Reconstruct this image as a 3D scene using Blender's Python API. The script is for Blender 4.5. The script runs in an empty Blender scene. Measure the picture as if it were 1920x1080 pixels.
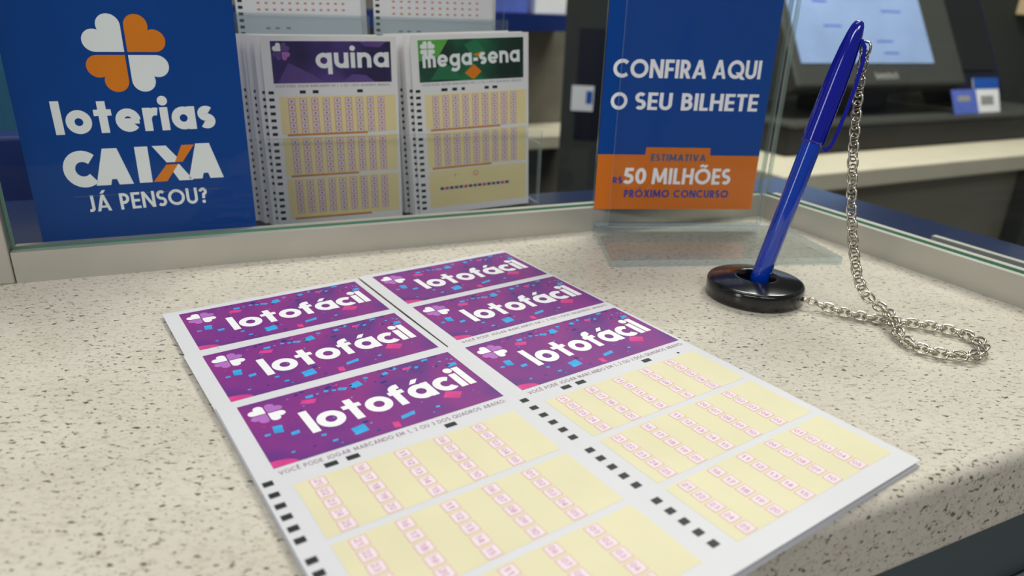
import bpy, bmesh, math, random
from mathutils import Vector, Matrix

# ------------------------------------------------------------------ camera, world, lights, exposure
SC = bpy.context.scene
COL = SC.collection
R = math.radians
PI = math.pi

cam_data = bpy.data.cameras.new('camera')
cam = bpy.data.objects.new('camera', cam_data)
COL.objects.link(cam)
_p, _r = R(21.56827), R(2.06773)
_f = Vector((0, math.cos(_p), -math.sin(_p)))
_x = Vector((1, 0, 0))
_u = _x.cross(_f)
_rx = _x * math.cos(_r) + _u * math.sin(_r)
_ux = _u * math.cos(_r) - _x * math.sin(_r)
m = Matrix.Identity(4)
for i in range(3):
    m[i][0], m[i][1], m[i][2] = _rx[i], _ux[i], -_f[i]
m[2][3] = 0.11579
cam.matrix_world = m
cam_data.sensor_width = 36.0
cam_data.lens = 1328.12 / 1920 * 36.0
cam_data.clip_start = 0.01
cam_data.clip_end = 50
cam_data.dof.use_dof = True
cam_data.dof.focus_distance = 0.262
cam_data.dof.aperture_fstop = 12
SC.camera = cam

world = bpy.data.worlds.new('world')
SC.world = world
world.use_nodes = True
bg = world.node_tree.nodes['Background']
bg.inputs[0].default_value = (0.95, 0.97, 1.0, 1)
bg.inputs[1].default_value = 0.17


def area(name, loc, size, size_y, power, color=(1, 1, 1), target=None):
    d = bpy.data.lights.new(name, 'AREA')
    d.shape = 'RECTANGLE'
    d.size, d.size_y, d.energy, d.color = size, size_y, power, color
    o = bpy.data.objects.new(name, d)
    COL.objects.link(o)
    o.location = loc
    if target is not None:
        o.rotation_euler = (Vector(target) - Vector(loc)).to_track_quat('-Z', 'Y').to_euler()
    return o


area('ceiling_panel_light', (-0.12, 0.22, 1.55), 1.3, 0.5, 6.2, (1.0, 0.99, 0.97))
area('ceiling_panel_light', (0.7, -1.6, 1.5), 1.2, 0.5, 22, (1.0, 0.99, 0.98))
area('ceiling_panel_light', (-0.9, -1.6, 1.5), 1.2, 0.5, 22, (1.0, 0.99, 0.98))
area('pen_highlight_light', (-1.6, -1.0, 0.40), 0.35, 1.1, 7, (0.97, 0.98, 1.0), (0.05, 0.25, 0.05))  # added off-frame light, puts a highlight streak on the pen
area('office_ceiling_light', (0.55, 1.22, 1.4), 1.0, 0.4, 34, (1.0, 0.96, 0.88))

SC.view_settings.view_transform = 'Standard'
SC.view_settings.look = 'None'
SC.view_settings.gamma = 1
SC.view_settings.use_curve_mapping = False
SC.view_settings.exposure = -0.15


# ------------------------------------------------------------------ helpers
def lin(c):
    return c / 12.92 if c <= 0.04045 else ((c + 0.055) / 1.055) ** 2.4


def rgb(r, g, b):
    return (lin(r / 255), lin(g / 255), lin(b / 255), 1)


MATS = {}


def mat(name, color, rough=0.5, metal=0.0, var=0.06, scale=60.0, spec=0.5, coat=0.0, trans=0.0, emit=None, bump=0.0):
    """principled material whose colour drifts a little with object-space noise"""
    m = bpy.data.materials.new(name)
    m.use_nodes = True
    nt = m.node_tree
    b = nt.nodes['Principled BSDF']
    b.inputs['Roughness'].default_value = rough
    b.inputs['Metallic'].default_value = metal
    b.inputs['Specular IOR Level'].default_value = spec
    b.inputs['Coat Weight'].default_value = coat
    b.inputs['Coat Roughness'].default_value = 0.08
    b.inputs['Transmission Weight'].default_value = trans
    tc = nt.nodes.new('ShaderNodeTexCoord')
    nz = nt.nodes.new('ShaderNodeTexNoise')
    nz.inputs['Scale'].default_value = scale
    nz.inputs['Detail'].default_value = 3
    nt.links.new(tc.outputs['Object'], nz.inputs['Vector'])
    rp = nt.nodes.new('ShaderNodeValToRGB')
    lo = [max(0, c * (1 - var)) for c in color[:3]]
    hi = [min(1, c * (1 + var)) for c in color[:3]]
    rp.color_ramp.elements[0].position = 0.3
    rp.color_ramp.elements[1].position = 0.7
    rp.color_ramp.elements[0].color = (*lo, 1)
    rp.color_ramp.elements[1].color = (*hi, 1)
    nt.links.new(nz.outputs['Fac'], rp.inputs['Fac'])
    nt.links.new(rp.outputs['Color'], b.inputs['Base Color'])
    if emit is not None:
        b.inputs['Emission Strength'].default_value = emit
        nt.links.new(rp.outputs['Color'], b.inputs['Emission Color'])
    if bump:
        bp = nt.nodes.new('ShaderNodeBump')
        bp.inputs['Strength'].default_value = bump
        bp.inputs['Distance'].default_value = 0.001
        nt.links.new(nz.outputs['Fac'], bp.inputs['Height'])
        nt.links.new(bp.outputs['Normal'], b.inputs['Normal'])
    MATS[name] = m
    return m


def clear_mat(name, tint, ior=1.45, rough=0.02, haze=0.0, hazecol=(0.8, 0.85, 0.85, 1)):
    """thin clear sheet: tinted straight-through light, Fresnel gloss, a little surface haze"""
    m = bpy.data.materials.new(name)
    m.use_nodes = True
    nt = m.node_tree
    nt.nodes.clear()
    out = nt.nodes.new('ShaderNodeOutputMaterial')
    tr = nt.nodes.new('ShaderNodeBsdfTransparent')
    tr.inputs[0].default_value = tint
    gl = nt.nodes.new('ShaderNodeBsdfGlossy')
    gl.inputs['Roughness'].default_value = rough
    fr = nt.nodes.new('ShaderNodeFresnel')
    fr.inputs['IOR'].default_value = ior
    mx = nt.nodes.new('ShaderNodeMixShader')
    base = tr
    if haze:
        df = nt.nodes.new('ShaderNodeBsdfDiffuse')
        df.inputs[0].default_value = hazecol
        m2 = nt.nodes.new('ShaderNodeMixShader')
        m2.inputs[0].default_value = haze
        nt.links.new(tr.outputs[0], m2.inputs[1])
        nt.links.new(df.outputs[0], m2.inputs[2])
        base = m2
    ge = nt.nodes.new('ShaderNodeNewGeometry')
    ma = nt.nodes.new('ShaderNodeMath')
    ma.operation = 'SUBTRACT'
    ma.use_clamp = True
    nt.links.new(fr.outputs[0], ma.inputs[0])
    nt.links.new(ge.outputs['Backfacing'], ma.inputs[1])
    nt.links.new(ma.outputs[0], mx.inputs[0])
    nt.links.new(base.outputs[0], mx.inputs[1])
    nt.links.new(gl.outputs[0], mx.inputs[2])
    nt.links.new(mx.outputs[0], out.inputs[0])
    MATS[name] = m
    return m


class MB:
    """collects faces and links them as ONE mesh object"""

    def __init__(s, scale=1.0):
        s.v, s.f, s.mi, s.mats, s.smooth, s.k = [], [], [], [], [], scale

    def slot(s, m):
        if m not in s.mats:
            s.mats.append(m)
        return s.mats.index(m)

    def face(s, pts, m, smooth=False):
        n = len(s.v)
        s.v += [tuple(c * s.k for c in p) for p in pts]
        s.f.append(tuple(range(n, n + len(pts))))
        s.mi.append(s.slot(m))
        s.smooth.append(smooth)

    def poly(s, pts2, z, m):
        s.face([(x, y, z) for x, y in pts2], m)

    def rect(s, x0, y0, x1, y1, z, m):
        s.poly([(x0, y0), (x1, y0), (x1, y1), (x0, y1)], z, m)

    def disc(s, cx, cy, r, z, m, n=20):
        s.poly([(cx + r * math.cos(2 * PI * i / n), cy + r * math.sin(2 * PI * i / n)) for i in range(n)], z, m)

    def idx(s, verts, faces, m, smooth=True):
        n = len(s.v)
        s.v += [tuple(c * s.k for c in p) for p in verts]
        k = s.slot(m)
        for f in faces:
            s.f.append(tuple(n + i for i in f))
            s.mi.append(k)
            s.smooth.append(smooth)

    def box(s, x0, y0, z0, x1, y1, z1, m, edge=None):
        v = [(x0, y0, z0), (x1, y0, z0), (x1, y1, z0), (x0, y1, z0), (x0, y0, z1), (x1, y0, z1), (x1, y1, z1), (x0, y1, z1)]
        fs = [(0, 3, 2, 1), (4, 5, 6, 7), (0, 1, 5, 4), (1, 2, 6, 5), (2, 3, 7, 6), (3, 0, 4, 7)]
        if edge is None:
            s.idx(v, fs, m, False)
        else:   # the two largest faces take m, the rim takes edge
            d = {'x': x1 - x0, 'y': y1 - y0, 'z': z1 - z0}
            thin = min(d, key=d.get)
            big = {'z': (0, 1), 'y': (2, 4), 'x': (3, 5)}[thin]
            s.idx(v, [fs[i] for i in big], m, False)
            s.idx(v, [fs[i] for i in range(6) if i not in big], edge, False)

    def prism(s, pts2, z0, z1, m, edge=None):
        n = len(pts2)
        s.idx([(x, y, z0) for x, y in pts2] + [(x, y, z1) for x, y in pts2],
              [tuple(reversed(range(n))), tuple(range(n, 2 * n))], m, False)
        s.idx([(x, y, z0) for x, y in pts2] + [(x, y, z1) for x, y in pts2],
              [(i, (i + 1) % n, n + (i + 1) % n, n + i) for i in range(n)], edge or m, False)

    def lathe(s, prof, m, n=48, M=None):
        vs, fs = [], []
        k = len(prof)
        for i in range(n):
            a = 2 * PI * i / n
            for r, z in prof:
                p = Vector((r * math.cos(a), r * math.sin(a), z))
                vs.append(tuple(M @ p) if M else tuple(p))
        for i in range(n):
            j = (i + 1) % n
            for q in range(k - 1):
                fs.append((i * k + q, j * k + q, j * k + q + 1, i * k + q + 1))
        s.idx(vs, fs, m, True)

    def tube(s, pts, r, m, n=10, closed=False):
        pts = [Vector(p) for p in pts]
        vs, fs = [], []
        N = len(pts)
        up = None
        for i in range(N):
            a = pts[(i - 1) % N] if (closed or i > 0) else pts[i]
            b = pts[(i + 1) % N] if (closed or i < N - 1) else pts[i]
            t = (b - a).normalized()
            if up is None:
                up = t.orthogonal().normalized()
            up = (up - t * up.dot(t)).normalized()
            w = t.cross(up)
            for q in range(n):
                an = 2 * PI * q / n
                vs.append(tuple(pts[i] + (up * math.cos(an) + w * math.sin(an)) * r))
        for i in range(N if closed else N - 1):
            j = (i + 1) % N
            for q in range(n):
                fs.append((i * n + q, i * n + (q + 1) % n, j * n + (q + 1) % n, j * n + q))
        if not closed:
            fs.append(tuple(reversed(range(n))))
            fs.append(tuple(range((N - 1) * n, N * n)))
        s.idx(vs, fs, m, True)

    # flat pen stroke of constant width along a polyline
    def stroke(s, pts, w, z, m, closed=False, T=None):
        P = [Vector(p) for p in pts]
        n = len(P)
        L, Rr = [], []
        for i in range(n):
            d0 = d1 = None
            if closed or i > 0:
                d0 = (P[i] - P[(i - 1) % n]).normalized()
            if closed or i < n - 1:
                d1 = (P[(i + 1) % n] - P[i]).normalized()
            if d0 is None: d0 = d1
            if d1 is None: d1 = d0
            t = (d0 + d1)
            t = t.normalized() if t.length > 1e-6 else d0
            nn = Vector((-t.y, t.x))
            c = max(0.45, nn.dot(Vector((-d0.y, d0.x))))
            L.append(P[i] + nn * (w / 2 / c))
            Rr.append(P[i] - nn * (w / 2 / c))
        T = T or (lambda q: q)
        for i in range(n if closed else n - 1):
            j = (i + 1) % n
            s.poly([T(Rr[i]), T(Rr[j]), T(L[j]), T(L[i])], z, m)

    def build(s, name, parent=None, loc=None, rot=None, bevel=0.0):
        me = bpy.data.meshes.new(name)
        me.from_pydata(s.v, [], s.f)
        for x in s.mats:
            me.materials.append(x)
        me.polygons.foreach_set('material_index', s.mi)
        me.polygons.foreach_set('use_smooth', s.smooth)
        me.update()
        o = bpy.data.objects.new(name, me)
        COL.objects.link(o)
        if parent is not None:
            o.parent = parent
        if loc is not None:
            o.location = loc
        if rot is not None:
            o.rotation_euler = rot
        if bevel:
            b = o.modifiers.new('bevel', 'BEVEL')
            b.width, b.segments, b.limit_method = bevel, 3, 'ANGLE'
        return o


def tag(o, label=None, cat=None, group=None, kind=None):
    if label: o['label'] = label
    if cat: o['category'] = cat
    if group: o['group'] = group
    if kind: o['kind'] = kind
    return o


def empty(name, loc=(0, 0, 0), rot=(0, 0, 0)):
    o = bpy.data.objects.new(name, None)
    COL.objects.link(o)
    o.location, o.rotation_euler = loc, rot
    o.empty_display_size = 0.01
    return o


def put_copy(o, parent):
    c = o.copy()
    COL.objects.link(c)
    c.parent = parent
    for ch in [x for x in list(bpy.data.objects) if x.parent == o]:
        put_copy(ch, c)
    return c


# ------------------------------------------------------------------ a small geometric stroke alphabet (cap height 1)
X = 0.72


def arc(cx, cy, rx, a0, a1, n=14, ry=None):
    ry = rx if ry is None else ry
    return [(cx + rx * math.cos(R(a0 + (a1 - a0) * i / n)), cy + ry * math.sin(R(a0 + (a1 - a0) * i / n))) for i in range(n + 1)]


def ring(cx, cy, rx, ry=None, n=26):
    return ('c', arc(cx, cy, rx, 0, 360 * (n - 1) / n, n - 1, ry))


def V(x, y0, y1, w):
    return ('q', [(x - w / 2, y0), (x + w / 2, y0), (x + w / 2, y1), (x - w / 2, y1)])


def B(y, x0, x1, w):
    return ('q', [(x0, y - w / 2), (x1, y - w / 2), (x1, y + w / 2), (x0, y + w / 2)])


def D(x0, y0, x1, y1, w):
    L = math.hypot(x1 - x0, y1 - y0)
    k = w * L / abs(y1 - y0) / 2
    return ('q', [(x0 - k, y0), (x0 + k, y0), (x1 + k, y1), (x1 - k, y1)])


def glyph(ch, w):
    h = w / 2
    r, c = X / 2 - h, X / 2
    acc = {'á': 'a', 'Á': 'A', 'Ê': 'E', 'Ó': 'O', 'Õ': 'O', 'Ã': 'A'}
    if ch in acc:
        adv, g = glyph(acc[ch], w)
        y = X if ch == 'á' else 1.0
        mx = adv / 2
        t = min(w, 0.15)
        if ch in 'áÁÓ':
            g = g + [D(mx - 0.03, y + 0.07, mx + 0.13, y + 0.27, t)]
        elif ch == 'Ê':
            g = g + [('p', [(mx - 0.16, y + 0.08), (mx, y + 0.22), (mx + 0.16, y + 0.08)], t * 0.8)]
        else:
            g = g + [('p', [(mx - 0.22, y + 0.1), (mx - 0.1, y + 0.19), (mx + 0.1, y + 0.11), (mx + 0.22, y + 0.2)], t * 0.9)]
        return adv, g
    if ch == ' ': return 0.32, []
    if ch == 'o': return X, [ring(c, c, r)]
    if ch == 'a': return X, [ring(c, c, r), V(X - h, 0, X, w)]
    if ch == 'b': return X, [ring(c, c, r), V(h, 0, 1, w)]
    if ch == 'q': return X, [ring(c, c, r), V(X - h, -0.28, X, w)]
    if ch == 'g': return X, [ring(c, c, r), ('p', [(X - h, X), (X - h, -0.03)] + arc(c, -0.03, r, 0, -145, 10, r * 0.75)[1:])]
    if ch == 'l': return w, [V(h, 0, 1, w)]
    if ch == 'i': return w, [V(h, 0, X, w), ('d', h, X + 0.2, h * 1.25)]
    if ch == 't': return 0.5, [V(0.25, 0, 0.96, w), B(X - h * 0.85, 0.0, 0.5, w * 0.8)]
    if ch == 'f': return 0.44, [('p', [(0.19, 0), (0.19, 0.76)] + arc(0.19 + 0.19, 0.76, 0.19, 180, 78, 8, 1 - h - 0.76)[1:]), B(X - h * 0.85, 0.0, 0.44, w * 0.8)]
    if ch == 'c': return X * 0.86, [('p', arc(c, c, r, 48, 312, 20))]
    if ch == 'e': return X, [('p', arc(c, c, r, 0, 322, 22)), B(c - w * 0.12, h * 0.8, X - h * 0.35, w * 0.72)]
    if ch == 's':
        q = (X - w) / 4
        return 0.5, [('p', arc(0.25, X - h - q, 0.25 - h * 0.9, 40, 270, 12, q) + arc(0.25, h + q, 0.25 - h * 0.9, 90, -140, 12, q)[1:])]
    if ch == 'u':
        q = 0.32 - h
        return 0.64, [('p', [(h, X), (h, q + h)] + arc(0.32, q + h, q, 180, 360, 12)[1:]), V(0.64 - h, 0, X, w)]
    if ch in 'nh':
        q = 0.32 - h
        return 0.64, [V(h, 0, X if ch == 'n' else 1, w), ('p', arc(0.32, X - h - q, q, 180, 0, 12) + [(0.64 - h, 0)])]
    if ch == 'm':
        W = 0.54
        q = (W - w) / 2
        return 2 * W - w, [V(h, 0, X, w)] + [('p', arc(h + q + k * (W - w), X - h - q, q, 180, 0, 10) + [(h + 2 * q + k * (W - w), 0)]) for k in (0, 1)]
    if ch == 'r': return 0.42, [V(h, 0, X, w), ('p', arc(0.36, X - h - 0.25, 0.36 - h, 180, 72, 8, 0.25))]
    if ch == '-': return 0.32, [B(0.32, 0, 0.32, w)]
    if ch == 'A': return 0.82, [D(h * 1.1, 0, 0.41, 1, w), D(0.82 - h * 1.1, 0, 0.41, 1, w), B(0.27, 0.16, 0.66, w * 0.75)]
    if ch == 'B':
        a, b2 = (1 - h - 0.53) / 2, (0.53 - h) / 2
        return 0.6, [V(h, 0, 1, w), ('p', [(h, 1 - h), (0.56 - h - a, 1 - h)] + arc(0.56 - h - a, 0.53 + a, a, 90, -90, 8)[1:] + [(h, 0.53)]),
                     ('p', [(h, 0.53), (0.6 - h - b2, 0.53)] + arc(0.6 - h - b2, h + b2, b2, 90, -90, 8)[1:] + [(h, h)])]
    if ch == 'C': return 0.86, [('p', arc(0.5, 0.5, 0.5 - h, 46, 314, 20))]
    if ch == 'D': return 0.8, [V(h, 0, 1, w), ('p', [(h, 1 - h), (0.3, 1 - h)] + arc(0.3, 0.5, 0.5 - h, 90, -90, 14)[1:] + [(h, h)])]
    if ch == 'E': return 0.52, [V(h, 0, 1, w), B(1 - h * .9, h, 0.52, w * .9), B(0.5, h, 0.5, w * .9), B(h * .9, h, 0.52, w * .9)]
    if ch == 'F': return 0.5, [V(h, 0, 1, w), B(1 - h * .9, h, 0.5, w * .9), B(0.48, h, 0.48, w * .9)]
    if ch == 'G': return 1.0, [('p', arc(0.5, 0.5, 0.5 - h, 46, 350, 22)), B(0.46, 0.55, 1 - h * .3, w * .9)]
    if ch == 'H': return 0.7, [V(h, 0, 1, w), V(0.7 - h, 0, 1, w), B(0.52, h, 0.7 - h, w * .9)]
    if ch == 'I': return w, [V(h, 0, 1, w)]
    if ch == 'J': return 0.36, [('p', [(0.36 - h, 1), (0.36 - h, 0.2)] + arc(0.36 - h - 0.17, 0.2, 0.17, 0, -110, 8, 0.2 - h)[1:])]
    if ch == 'L': return 0.46, [V(h, 0, 1, w), B(h * .9, h, 0.46, w * .9)]
    if ch == 'M': return 0.96, [D(h, 0, 0.16, 1, w), D(0.96 - h, 0, 0.8, 1, w), D(0.48, 0.12, 0.16, 1, w * .9), D(0.48, 0.12, 0.8, 1, w * .9)]
    if ch == 'N': return 0.76, [V(h, 0, 1, w), V(0.76 - h, 0, 1, w), D(h, 1, 0.76 - h, 0, w)]
    if ch == 'O': return 1.0, [ring(0.5, 0.5, 0.5 - h)]
    if ch == 'P':
        a = (1 - h - 0.42) / 2
        return 0.56, [V(h, 0, 1, w), ('p', [(h, 1 - h), (0.56 - h - a, 1 - h)] + arc(0.56 - h - a, 0.42 + a, a, 90, -90, 8)[1:] + [(h, 0.42)])]
    if ch == 'Q': return 1.0, [ring(0.5, 0.5, 0.5 - h), D(0.62, 0.35, 0.98, -0.04, w)]
    if ch == 'R':
        adv, g = glyph('P', w)
        return 0.6, g + [D(0.28, 0.45, 0.6 - h, 0, w)]
    if ch in 'S$':
        q = (1 - w) / 4
        g = [('p', arc(0.29, 1 - h - q, 0.29 - h, 38, 270, 12, q) + arc(0.29, h + q, 0.29 - h, 90, -142, 12, q)[1:])]
        if ch == '$': g.append(V(0.29, -0.12, 1.12, w * .6))
        return 0.58, g
    if ch == 'T': return 0.56, [V(0.28, 0, 1, w), B(1 - h * .9, 0, 0.56, w * .9)]
    if ch == 'U':
        q = 0.34 - h
        return 0.68, [('p', [(h, 1), (h, q + h)] + arc(0.34, q + h, q, 180, 360, 12)[1:] + [(0.68 - h, 1)])]
    if ch == 'V': return 0.8, [D(0.4, 0, h * 1.1, 1, w), D(0.4, 0, 0.8 - h * 1.1, 1, w)]
    if ch == 'X': return 0.76, [D(h * 1.1, 0, 0.76 - h * 1.1, 1, w), D(h * 1.1, 1, 0.76 - h * 1.1, 0, w)]
    if ch == '?': return 0.5, [('p', arc(0.25, 0.75 - h * .3, 0.25 - h, 175, -80, 14) + [(0.25, 0.3)]), ('d', 0.25, h * 1.1, h * 1.25)]
    if ch == ',': return 0.2, [D(0.02, -0.15, 0.12, 0.13, w)]
    if ch == ':': return 0.2, [('d', 0.1, 0.1, h * 1.2), ('d', 0.1, 0.6, h * 1.2)]
    if ch == '0': return 0.62, [ring(0.31, 0.5, 0.31 - h, 0.5 - h, 20)]
    if ch == '1': return 0.36, [V(0.26, 0, 1, w), D(0.06, 0.78, 0.26, 1, w * .8)]
    if ch == '2': return 0.56, [('p', arc(0.28, 0.72, 0.28 - h, 170, -35, 10) + [(h * 1.2, h)]), B(h, h, 0.56, w)]
    if ch == '3':
        q = (1 - w) / 4
        return 0.54, [('p', arc(0.26, 1 - h - q, 0.24 - h * .6, 140, -90, 10, q)), ('p', arc(0.26, h + q, 0.28 - h, 90, -145, 10, q))]
    if ch == '4': return 0.6, [V(0.42, 0, 1, w), B(0.26, 0, 0.6, w), D(0.06, 0.26, 0.4, 1, w)]
    if ch == '5': return 0.56, [B(1 - h, 0.12, 0.52, w), D(0.1, 0.5, 0.16, 1, w), ('p', arc(0.24, 0.32, 0.32 - h, 125, -150, 12))]
    if ch == '6': return 0.6, [ring(0.3, 0.32, 0.3 - h, 0.32 - h, 18), D(0.1, 0.4, 0.42, 1, w)]
    if ch == '9': return 0.6, [ring(0.3, 0.68, 0.3 - h, 0.32 - h, 18), D(0.18, 0, 0.5, 0.6, w)]
    if ch == '7': return 0.54, [B(1 - h, 0, 0.54, w), D(0.16, 0, 0.47, 1 - h, w)]
    if ch == '8': return 0.56, [ring(0.28, 0.74, 0.25 - h, 0.26 - h * .8, 16), ring(0.28, 0.27, 0.28 - h, 0.27 - h * .8, 16)]
    return 0.5, []


def text(mb, s, x, y, cap, w, m, z, width=None, gap=0.1, ang=0.0, step=0.0):
    """lettering of cap height `cap` starting at (x, y); `width` stretches it to measure; step lifts alternate letters"""
    gs = [glyph(c, w) for c in s]
    tot = sum(a for a, _ in gs) + gap * (len(gs) - 1)
    kx = cap if width is None else width / tot
    ca, sa = math.cos(R(ang)), math.sin(R(ang))
    pen = 0.0
    for gi, (adv, prims) in enumerate(gs):
        def T(q, pen=pen):
            px, py = (q[0] + pen) * kx, q[1] * cap
            return (x + px * ca - py * sa, y + px * sa + py * ca)
        for k, pr in enumerate(prims):
            zz = z + step * k
            if pr[0] == 'c':
                mb.stroke(pr[1], w, zz, m, True, T)
            elif pr[0] == 'p':
                mb.stroke(pr[1], pr[2] if len(pr) > 2 else w, zz, m, False, T)
            elif pr[0] == 'q':
                mb.poly([T(q) for q in pr[1]], zz, m)
            elif pr[0] == 'd':
                mb.poly([T((pr[1] + pr[3] * math.cos(2 * PI * i / 18), pr[2] + pr[3] * math.sin(2 * PI * i / 18))) for i in range(18)], zz, m)
        pen += adv + gap
    return tot * kx


def heart(size, cx, cy, qx, qy, gap):
    """one leaf of the four-leaf clover: its point towards the centre, lobes outwards in quadrant (qx, qy)"""
    r = size * 0.29
    a, b = gap / 2, size
    th = 45 + math.degrees(math.asin(min(1.0, (b - a - 2 * r) / (r * math.sqrt(2)))))
    one = arc(b - r, a + r, r, -90, th, 16)
    pts = [(a, a)] + one + [(q[1], q[0]) for q in reversed(one[:-1])]
    return [(cx + qx * px, cy + qy * py) for px, py in pts]


def clover(mb, cx, cy, size, gap, z, mA, mB):
    for qx, qy, mm in ((-1, 1, mA), (1, 1, mB), (-1, -1, mB), (1, -1, mA)):
        mb.poly(heart(size, cx, cy, qx, qy, gap), z, mm)


# ------------------------------------------------------------------ materials
PAPER = mat('paper', rgb(216, 217, 221), 0.55, var=0.02, scale=30)
RACKPAPER_BRIGHT = mat('rack_paper_brightened', rgb(243, 238, 240), 0.55, var=0.02, scale=30)  # paper colour lightened to make up for weak light behind the glass
PAPER_EDGE = mat('paper_edge', rgb(205, 203, 212), 0.8, var=0.05, scale=300)
WHITE = mat('print_white', rgb(245, 245, 248), 0.45, var=0.01)
YELLOW = mat('print_yellow', rgb(225, 218, 181), 0.55, var=0.035, scale=40)
CREAM = mat('print_cream', rgb(250, 228, 172), 0.55, var=0.04, scale=40)
PINKLINE = mat('print_pink_line', rgb(216, 126, 146), 0.6)
BOXPINK = mat('print_pale_pink', rgb(236, 222, 228), 0.6, var=0.03, scale=200)
MAGENTA = mat('print_magenta', rgb(192, 72, 142), 0.6)
TEXTPURPLE = mat('print_text_purple', rgb(120, 60, 110), 0.6)
MAUVE = mat('print_mauve', rgb(150, 112, 140), 0.6)
BLACK = mat('print_black', rgb(28, 28, 32), 0.6)
ORANGELINE = mat('print_orange_line', rgb(214, 138, 62), 0.6)
LILAC = mat('print_lilac', rgb(176, 108, 190), 0.5)
CYAN = mat('confetti_blue', rgb(52, 168, 232), 0.4, var=0.18, scale=400)
NAVY = mat('confetti_navy', rgb(42, 46, 128), 0.4, var=0.15, scale=300)
PINK = mat('confetti_pink', rgb(214, 62, 142), 0.4, var=0.15, scale=200)
SIGNBLUE = mat('sign_blue', rgb(0, 66, 146), 0.45, var=0.08, scale=10, spec=0.2)
SIGNORANGE = mat('sign_orange', rgb(232, 128, 18), 0.35, var=0.05, scale=30)
STANDBLUE = mat('insert_blue', rgb(0, 66, 146), 0.45, var=0.05, scale=14, spec=0.2)
STANDORANGE = mat('insert_orange', rgb(214, 112, 12), 0.35, var=0.06, scale=20)
ROYAL = mat('print_royal_blue', rgb(38, 62, 150), 0.5)
SLATE = mat('print_slate_blue', rgb(70, 92, 128), 0.5)
ALU = mat('brushed_aluminium', rgb(196, 194, 184), 0.42, 0.55, var=0.05, scale=25)
GASKET = mat('dark_gasket', rgb(30, 34, 34), 0.6)
GLASS = clear_mat('clear_glass', (0.965, 0.985, 0.975, 1), 1.25, 0.01)
GLASSRIM = clear_mat('pale_glass_rim', (0.62, 0.74, 0.68, 1), 1.4, 0.1, 0.3, rgb(205, 222, 208))
ACRYLHAZE = clear_mat('scuffed_acrylic', (0.86, 0.9, 0.92, 1), 1.3, 0.06, 0.05)
ACRYLBASE = clear_mat('thick_acrylic', (0.89, 0.905, 0.905, 1), 1.5, 0.03, 0.03)
GLASSEDGE = mat('green_glass_edge', rgb(60, 128, 104), 0.15, var=0.2, scale=20, coat=0.6)
ACRYL = clear_mat('clear_acrylic', (0.985, 0.99, 0.99, 1), 1.28, 0.03, 0.004)
ACRYLEDGE = clear_mat('acrylic_cut_edge', (0.80, 0.86, 0.88, 1), 1.45, 0.08, 0.22, rgb(215, 228, 230))
INNERBLUE = mat('blue_laminate', rgb(26, 44, 82), 0.25, var=0.1, scale=6, coat=0.3)
PENCAP = mat('blue_plastic_cap', rgb(0, 14, 150), 0.10, var=0.04, coat=0.6)
PENBARREL = mat('translucent_blue_barrel', rgb(0, 56, 170), 0.08, var=0.12, scale=50, coat=0.6)
PENTIP = mat('pen_tip_blue', rgb(40, 90, 190), 0.2)
BLACKPLASTIC = mat('black_gloss_plastic', rgb(14, 14, 15), 0.16, var=0.1, coat=0.3)
STEEL = mat('nickel_chain', rgb(196, 190, 176), 0.2, 1.0, var=0.1, scale=200)
BEZEL = mat('charcoal_plastic', rgb(60, 62, 58), 0.5, var=0.06, scale=8)
DARK = mat('black_plastic', rgb(20, 21, 22), 0.45, var=0.1, scale=8)
NAVYDARK = mat('navy_black_plastic', rgb(12, 14, 36), 0.4, var=0.15, scale=8)
DESKTOP = mat('beige_laminate', rgb(212, 204, 182), 0.4, var=0.04, scale=20)
DESKFRONT = mat('khaki_grey_panel', rgb(128, 125, 110), 0.6, var=0.06, scale=4)
SCREEN = mat('lit_screen', rgb(132, 154, 192), 0.3, var=0.14, scale=7, emit=0.26)
LETTER = mat('grey_letter', rgb(150, 152, 148), 0.5)
CARDBLUE = mat('card_blue', rgb(88, 108, 196), 0.5, var=0.12, scale=40)
CARDHEAD = mat('card_header_blue', rgb(24, 84, 176), 0.5)
CABINET = mat('slate_cabinet', rgb(74, 84, 88), 0.45, var=0.08, scale=5)
CABGREY = mat('grey_cabinet_rail', rgb(150, 154, 150), 0.5, var=0.05, scale=5)
TEAL = mat('teal_upholstery', rgb(22, 84, 116), 0.8, var=0.15, scale=30)
BLUEPANEL = mat('navy_panel', rgb(12, 40, 104), 0.4, var=0.12, scale=8)
BEIGEBOX = mat('beige_card', rgb(222, 196, 158), 0.7, var=0.05, scale=10)
FLOOR = mat('grey_floor', rgb(120, 118, 112), 0.4, var=0.1, scale=5)
DARKWALL = mat('dark_wall', rgb(54, 58, 54), 0.8, var=0.12, scale=3)


def banner_mat(name, c0, c1, c2):
    """printed cloudy two-tone background with a third tone in patches"""
    m = mat(name, c0, 0.42, var=0)
    nt = m.node_tree
    b = nt.nodes['Principled BSDF']
    tc = nt.nodes['Texture Coordinate']
    n1 = nt.nodes.new('ShaderNodeTexNoise')
    n1.inputs['Scale'].default_value = 42
    n1.inputs['Detail'].default_value = 2
    nt.links.new(tc.outputs['Object'], n1.inputs['Vector'])
    rp = nt.nodes.new('ShaderNodeValToRGB')
    e = rp.color_ramp.elements
    e[0].position, e[0].color = 0.34, c1
    e[1].position, e[1].color = 0.68, c2
    x = e.new(0.5)
    x.color = c0
    nt.links.new(n1.outputs['Fac'], rp.inputs['Fac'])
    nt.links.new(rp.outputs['Color'], b.inputs['Base Color'])
    return m


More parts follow.
